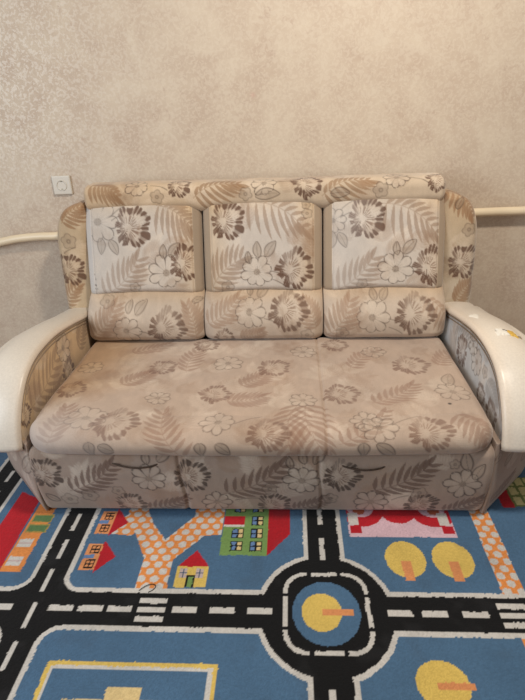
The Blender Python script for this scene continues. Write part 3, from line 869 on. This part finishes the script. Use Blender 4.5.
# --- armrests: a curved cream pad over an upholstered panel
PROF = catmull([(.80, .452), (.68, .468), (.54, .495), (.397, .517), (.29, .522), (.19, .513), (.113, .487), (.06, .447), (.020, .400), (-.008, .350), (-.024, .300), (-.028, .270)], 6)
for sgn in (-1, 1):
    P = PROF; n = len(P)
    T = np.gradient(P, axis=0); T /= np.linalg.norm(T, axis=1, keepdims=True)
    Nn = np.stack([-T[:, 1], T[:, 0]], 1) * -1            # outward normal (up / forward)
    xi, xo, th = .758, .958, .030; CR = .014
    # cross-section in (x, along normal): rounded, crowned, sloping gently outwards
    sec = []
    def arc(cx, cy, r, a0, a1, m=7): return [(cx + r * math.cos(a), cy + r * math.sin(a)) for a in np.linspace(a0, a1, m)]
    sec += arc(xi + .017, CR - .017, .017, math.pi, math.pi / 2, 8)
    for u in np.linspace(.1, .9, 14): sec.append((xi + .017 + (xo - xi - .070) * u, CR + .010 * math.sin(u * math.pi * .75) - .024 * u * u))
    sec += arc(xo - .05, CR - .074, .05, math.pi / 2, 0, 10)
    sec += [(xo, -.10), (xi + .04, -.10), (xi + .014, -.020), (xi + .003, -.007)]
    sec = np.array(sec)
    path, frames, secs = [], [], []
    for i in range(n):
        path.append((0, P[i, 0], P[i, 1])); frames.append((np.array([sgn, 0, 0]), np.array([0, Nn[i, 0], Nn[i, 1]])))
        e = min(1, (n - 1 - i) / 5.0); shrink = 1 - .5 * (1 - math.sqrt(1 - (1 - e) ** 2))
        mid = np.array([(xi + xo) / 2, -.05])
        sc_ = sec.copy(); sc_[:, 1] = mid[1] + (sec[:, 1] - mid[1]) * shrink; sc_[:, 0] = mid[0] + (sec[:, 0] - mid[0]) * (.93 + .07 * min(1, e * 1.0) if e < 1 else 1)
        # keep the tight inner turn from folding over itself
        secs.append(sc_)
    V, Fs = sweep(np.array(path), frames, secs)
    if sgn < 0: Fs = [f[::-1] for f in Fs]
    col = np.ones((len(V), 3)) * (lin((214, 204, 190)) if sgn < 0 else lin((220, 210, 196)))
    wn = fbm(V[:, 1] * 8, V[:, 2] * 8 + V[:, 0] * 6, 3)
    col *= (.93 + .14 * wn)[:, None]
    innerw = sm(.80, .755, np.abs(V[:, 0]))
    col *= (1 - .06 * innerw[:, None] * (1 - lin((214, 170, 110)) / lin((214, 170, 110)).max()) * 2)
    pad = mesh_obj('armrest', V, Fs, LEATHER, SOFA, col)
    pad['label'] = 'cream leatherette armrest, scuffed, curving down at the front' if sgn < 0 else 'cream leatherette armrest with a torn patch on top'
    # upholstered inner panel
    ys = np.linspace(.74, .0, 230)
    yo = P[:, 0][::-1]; zo = P[:, 1][::-1]
    off = P - Nn * .001
    o1 = np.argsort(off[:, 0])
    zt = np.interp(ys, off[o1, 0], off[o1, 1])
    W = np.linspace(0, 1, 90)
    Yg, Wg = np.meshgrid(ys, W, indexing='ij')
    Zg = .262 + Wg * (zt[:, None] - .262)
    Xg = np.full_like(Yg, .766) - .006 * np.sin(Wg * np.pi)
    x = (sgn * Xg).ravel(); y = Yg.ravel(); z = Zg.ravel()
    nf = len(x)
    V = np.stack([np.concatenate([x, np.full(nf, sgn * .94)]), np.concatenate([y, y]), np.concatenate([z, .262 + (z - .262) * (zt.repeat(90) - .06 - .262) / (zt.repeat(90) - .262)])], 1)
    I = np.arange(nf).reshape(Yg.shape)
    Fq = np.stack([I[:-1, :-1], I[1:, :-1], I[1:, 1:], I[:-1, 1:]], -1).reshape(-1, 4)
    B = Fq[:, ::-1] + nf
    brd = np.concatenate([I[:, 0], I[-1, 1:], I[-2::-1, -1], I[0, -2:0:-1]])
    b2 = np.roll(brd, -1)
    Sd = np.stack([brd, brd + nf, b2 + nf, b2], 1)
    Fa = np.concatenate([Fq, B, Sd])
    if sgn < 0: Fa = Fa[:, ::-1]
    Fa = Fa[:, ::-1]
    key = 'arm_left' if sgn < 0 else 'arm_right'
    base = lin((198, 168, 128)) if sgn < 0 else lin((192, 194, 195))  # same cloth: warm light painted into the left panel, bluish daylight into the right
    cl = Cloth(V[:, 1], V[:, 2], base)
    cl.print_motifs([(m[0], *m[1:3], m[3] * 1.6) if m[0] in 'PDO' else (*m[:5], m[5] * 1.9) if m[0] in 'FG' else m for m in MOTIFS[key]], lin((138, 108, 82)) if sgn < 0 else lin((142, 138, 136)), .6)
    stain_and_tint(cl, .1, seed=50 + sgn); cl.weave()
    panel = mesh_obj('inner_panel', V, Fa, FABRIC, SOFA, cl.c)
    # piping that follows the curve on the panel
    for dd in (.014, .026):
        Q = (P - Nn * dd)[6:-14]
        pp = np.stack([np.full(len(Q), sgn * .7635), Q[:, 0], Q[:, 1]], 1)
        Vt, Ft = tube(pp, .0026, 8)
        po = mesh_obj('piping', Vt, Ft, PIPING, panel)
    if sgn > 0:
        # torn spot: curled backing cloth and bare foam
        def on_pad(u, yy, lift):
            i = np.argmin(np.abs(P[:, 0] - yy)); return np.array([u, P[i, 0] + Nn[i, 0] * lift, P[i, 1] + Nn[i, 1] * lift])
        R = np.random.default_rng(3)
        def patch(name, cx, cy, rx, ry, lift, mat, seed, curl=0):
            Rr = np.random.default_rng(seed); m = 28; rings = 5
            pts = [on_pad2(cx, cy, lift + curl * .3)]
            an = np.linspace(0, 2 * np.pi, m, endpoint=False); rad = 1 + .28 * np.sin(3 * an + seed) + .18 * np.sin(7 * an + 2 * seed) 
            for r_ in range(1, rings + 1):
                f = r_ / rings
                for a_, q_ in zip(an, rad):
                    pts.append(on_pad2(cx + rx * f * q_ * math.cos(a_), cy + ry * f * q_ * math.sin(a_), lift * (1 - f * f) + curl * f * f * (.5 + .5 * math.cos(a_ - 1)) + (0.0006 if f < 1 else -.002)))
            F_ = [(0, 1 + j, 1 + (j + 1) % m) for j in range(m)]
            for r_ in range(rings - 1):
                for j in range(m):
                    a0 = 1 + r_ * m + j; a1 = 1 + r_ * m + (j + 1) % m
                    F_.append((a0, a0 + m, a1 + m, a1))
            o_ = mesh_obj(name, np.array(pts), F_, mat, pad)
            return o_
        def on_pad2(u, yy, lift):
            j = np.interp(-yy, -P[:, 0], np.arange(n)); i0 = int(min(max(j, 0), n - 2)); ft = j - i0
            p = P[i0] * (1 - ft) + P[i0 + 1] * ft; nn = Nn[i0] * (1 - ft) + Nn[i0 + 1] * ft
            uu = np.clip((u - xi - .017) / (xo - xi - .070), 0, 1)
            h = .014 + .010 * math.sin(uu * math.pi * .75) - .024 * uu * uu + lift
            return np.array([u, p[0] + nn[0] * h, p[1] + nn[1] * h])
        patch('torn_foam', .862, .280, .020, .026, .006, FOAM, 4)
        patch('peeled_backing', .828, .282, .021, .024, .006, BACKING, 9, .006)
        patch('peeled_flake', .80, .47, .016, .03, .0015, BACKING, 6, .002)
        patch('tear_shadow', .834, .306, .020, .007, .0012, DARKHOLE_SHADE, 2)  # dark patch standing in for the shade beside the peeled flap
        patch('torn_rim', .886, .268, .008, .010, .003, PIPING, 5)

# ------------------------------------------------------------------ heating pipe along the wall
P = catmull([(-2.55, .955, .56), (-1.9, .962, .62), (-1.45, .965, .686), (-1.23, .965, .727), (-1.13, .965, .743), (-1.03, .965, .7495), (-.93, .965, .7505), (-.5, .965, .764), (0, .965, .779), (.5, .965, .794), (.93, .965, .808), (1.3, .965, .812), (2.55, .965, .826)], 8)
Vt, Ft = tube(P, .0185, 20)
pipe = mesh_obj('heating_pipe', Vt, Ft, PIPEPAINT)
tag(pipe, 'cream painted heating pipe running along the wall behind the sofa', 'pipe')
V, Fq, N, _ = box_grid((-1.62, .955, .60), (-1.60, .998, .67), .01, .003)
br = mesh_obj('pipe_bracket', V, Fq, METAL, pipe)
V, Fq, N, _ = box_grid((1.60, .955, .78), (1.62, .998, .84), .01, .003)
br = mesh_obj('pipe_bracket', V, Fq, METAL, pipe)

# ------------------------------------------------------------------ wall socket
SX, SZ = -.8955, .969
sock = empty('wall_socket', (SX, WY, SZ))
tag(sock, 'small square white power socket on the wallpaper left of the sofa back', 'socket')
V, Fq, N, _ = box_grid((SX - .042, WY - .011, SZ - .041), (SX + .042, WY, SZ + .041), .003, (.004, .005, .004))
mesh_obj('face_plate', V, Fq, PLASTIC, sock)
def ring(name, r0, r1, ya, yb, mat, parent, par2=None):
    m = 40; an = np.linspace(0, 2 * np.pi, m, endpoint=False)
    rows = [(r1, WY - .006), (r1, ya), (r1 - .0015, ya - .001), (r0, ya - .001), (r0 - .0006, yb), (0.0005, yb)]
    V = np.array([(SX + r * math.cos(a), y, SZ + r * math.sin(a)) for r, y in rows for a in an])
    F_ = [(i * m + j, i * m + (j + 1) % m, (i + 1) * m + (j + 1) % m, (i + 1) * m + j) for i in range(len(rows) - 1) for j in range(m)]
    return mesh_obj(name, V, F_, mat, parent)
well = ring('socket_well', .0195, .0235, WY - .0125, WY - .0068, PLASTIC, sock)
for sx in (-.0095, .0095):
    an = np.linspace(0, 2 * np.pi, 16, endpoint=False)
    V = np.array([(SX + sx, WY - .0073, SZ)] + [(SX + sx + .0028 * math.cos(a), WY - .0073, SZ + .0028 * math.sin(a)) for a in an])
    o = mesh_obj('pin_hole', V, [(0, 1 + j, 1 + (j + 1) % 16) for j in range(16)], DARKHOLE_SHADE, well)
for sz in (-1, 1):
    lo = (SX - .004, WY - .012, SZ + sz * .0165 - .002); hi = (SX + .004, WY - .0069, SZ + sz * .0165 + .002)
    V, Fq, N, _ = box_grid(lo, hi, .002, .0005)
    o = mesh_obj('earth_clip', V, Fq, METAL, well)

# ------------------------------------------------------------------ stray thread on the rug
Vt, Ft = tube(catmull([(-.335, -.327, .002), (-.318, -.312, .004), (-.300, -.305, .0035), (-.288, -.312, .003), (-.296, -.325, .002), (-.307, -.332, .0015)], 6), .0011, 6)
tag(mesh_obj('thread', Vt, Ft, THREAD), 'short curled dark thread lying on the rug where the dotted path meets the road', 'thread')

# ------------------------------------------------------------------ light
def area(name, loc, target, size, energy, color, size_y=None):
    l = bpy.data.lights.new(name, 'AREA'); l.energy = energy; l.color = color; l.size = size
    if size_y: l.shape = 'RECTANGLE'; l.size_y = size_y
    o = bpy.data.objects.new(name, l); o.location = loc
    o.rotation_euler = (Vector(target) - Vector(loc)).to_track_quat('-Z', 'Y').to_euler()
    COL.objects.link(o); return o
area('window_daylight', (-2.3, -1.5, 1.5), (0, .4, .5), 1.3, 43, (.82, .91, 1.0), 1.5)
area('ceiling_lamp', (.6, -.45, 2.6), (.3, .5, .3), .2, 39, (1.0, .91, .79))
w = bpy.data.worlds.new('room_bounce'); scene.world = w; w.use_nodes = True
bg = w.node_tree.nodes['Background']
bg.inputs['Color'].default_value = (1.0, .95, .90, 1); bg.inputs['Strength'].default_value = .32

# ------------------------------------------------------------------ camera
cam = bpy.data.cameras.new('camera'); co = bpy.data.objects.new('camera', cam); COL.objects.link(co)
rt = Vector((0.9983260, 0.0464326, -0.0344853)); up = Vector((0.0111602, 0.4303884, 0.9025748)); fw = Vector((-0.0567510, 0.9014488, -0.4291497))
M = Matrix(((rt.x, up.x, -fw.x, .11961), (rt.y, up.y, -fw.y, -1.39129), (rt.z, up.z, -fw.z, 1.28087), (0, 0, 0, 1)))
co.matrix_world = M
cam.sensor_fit = 'HORIZONTAL'; cam.sensor_width = 36.0; cam.lens = 36.0 * 526.032 / 525.0; cam.clip_start = .05
scene.camera = co
scene.view_settings.view_transform = 'Standard'
scene.view_settings.look = 'None'
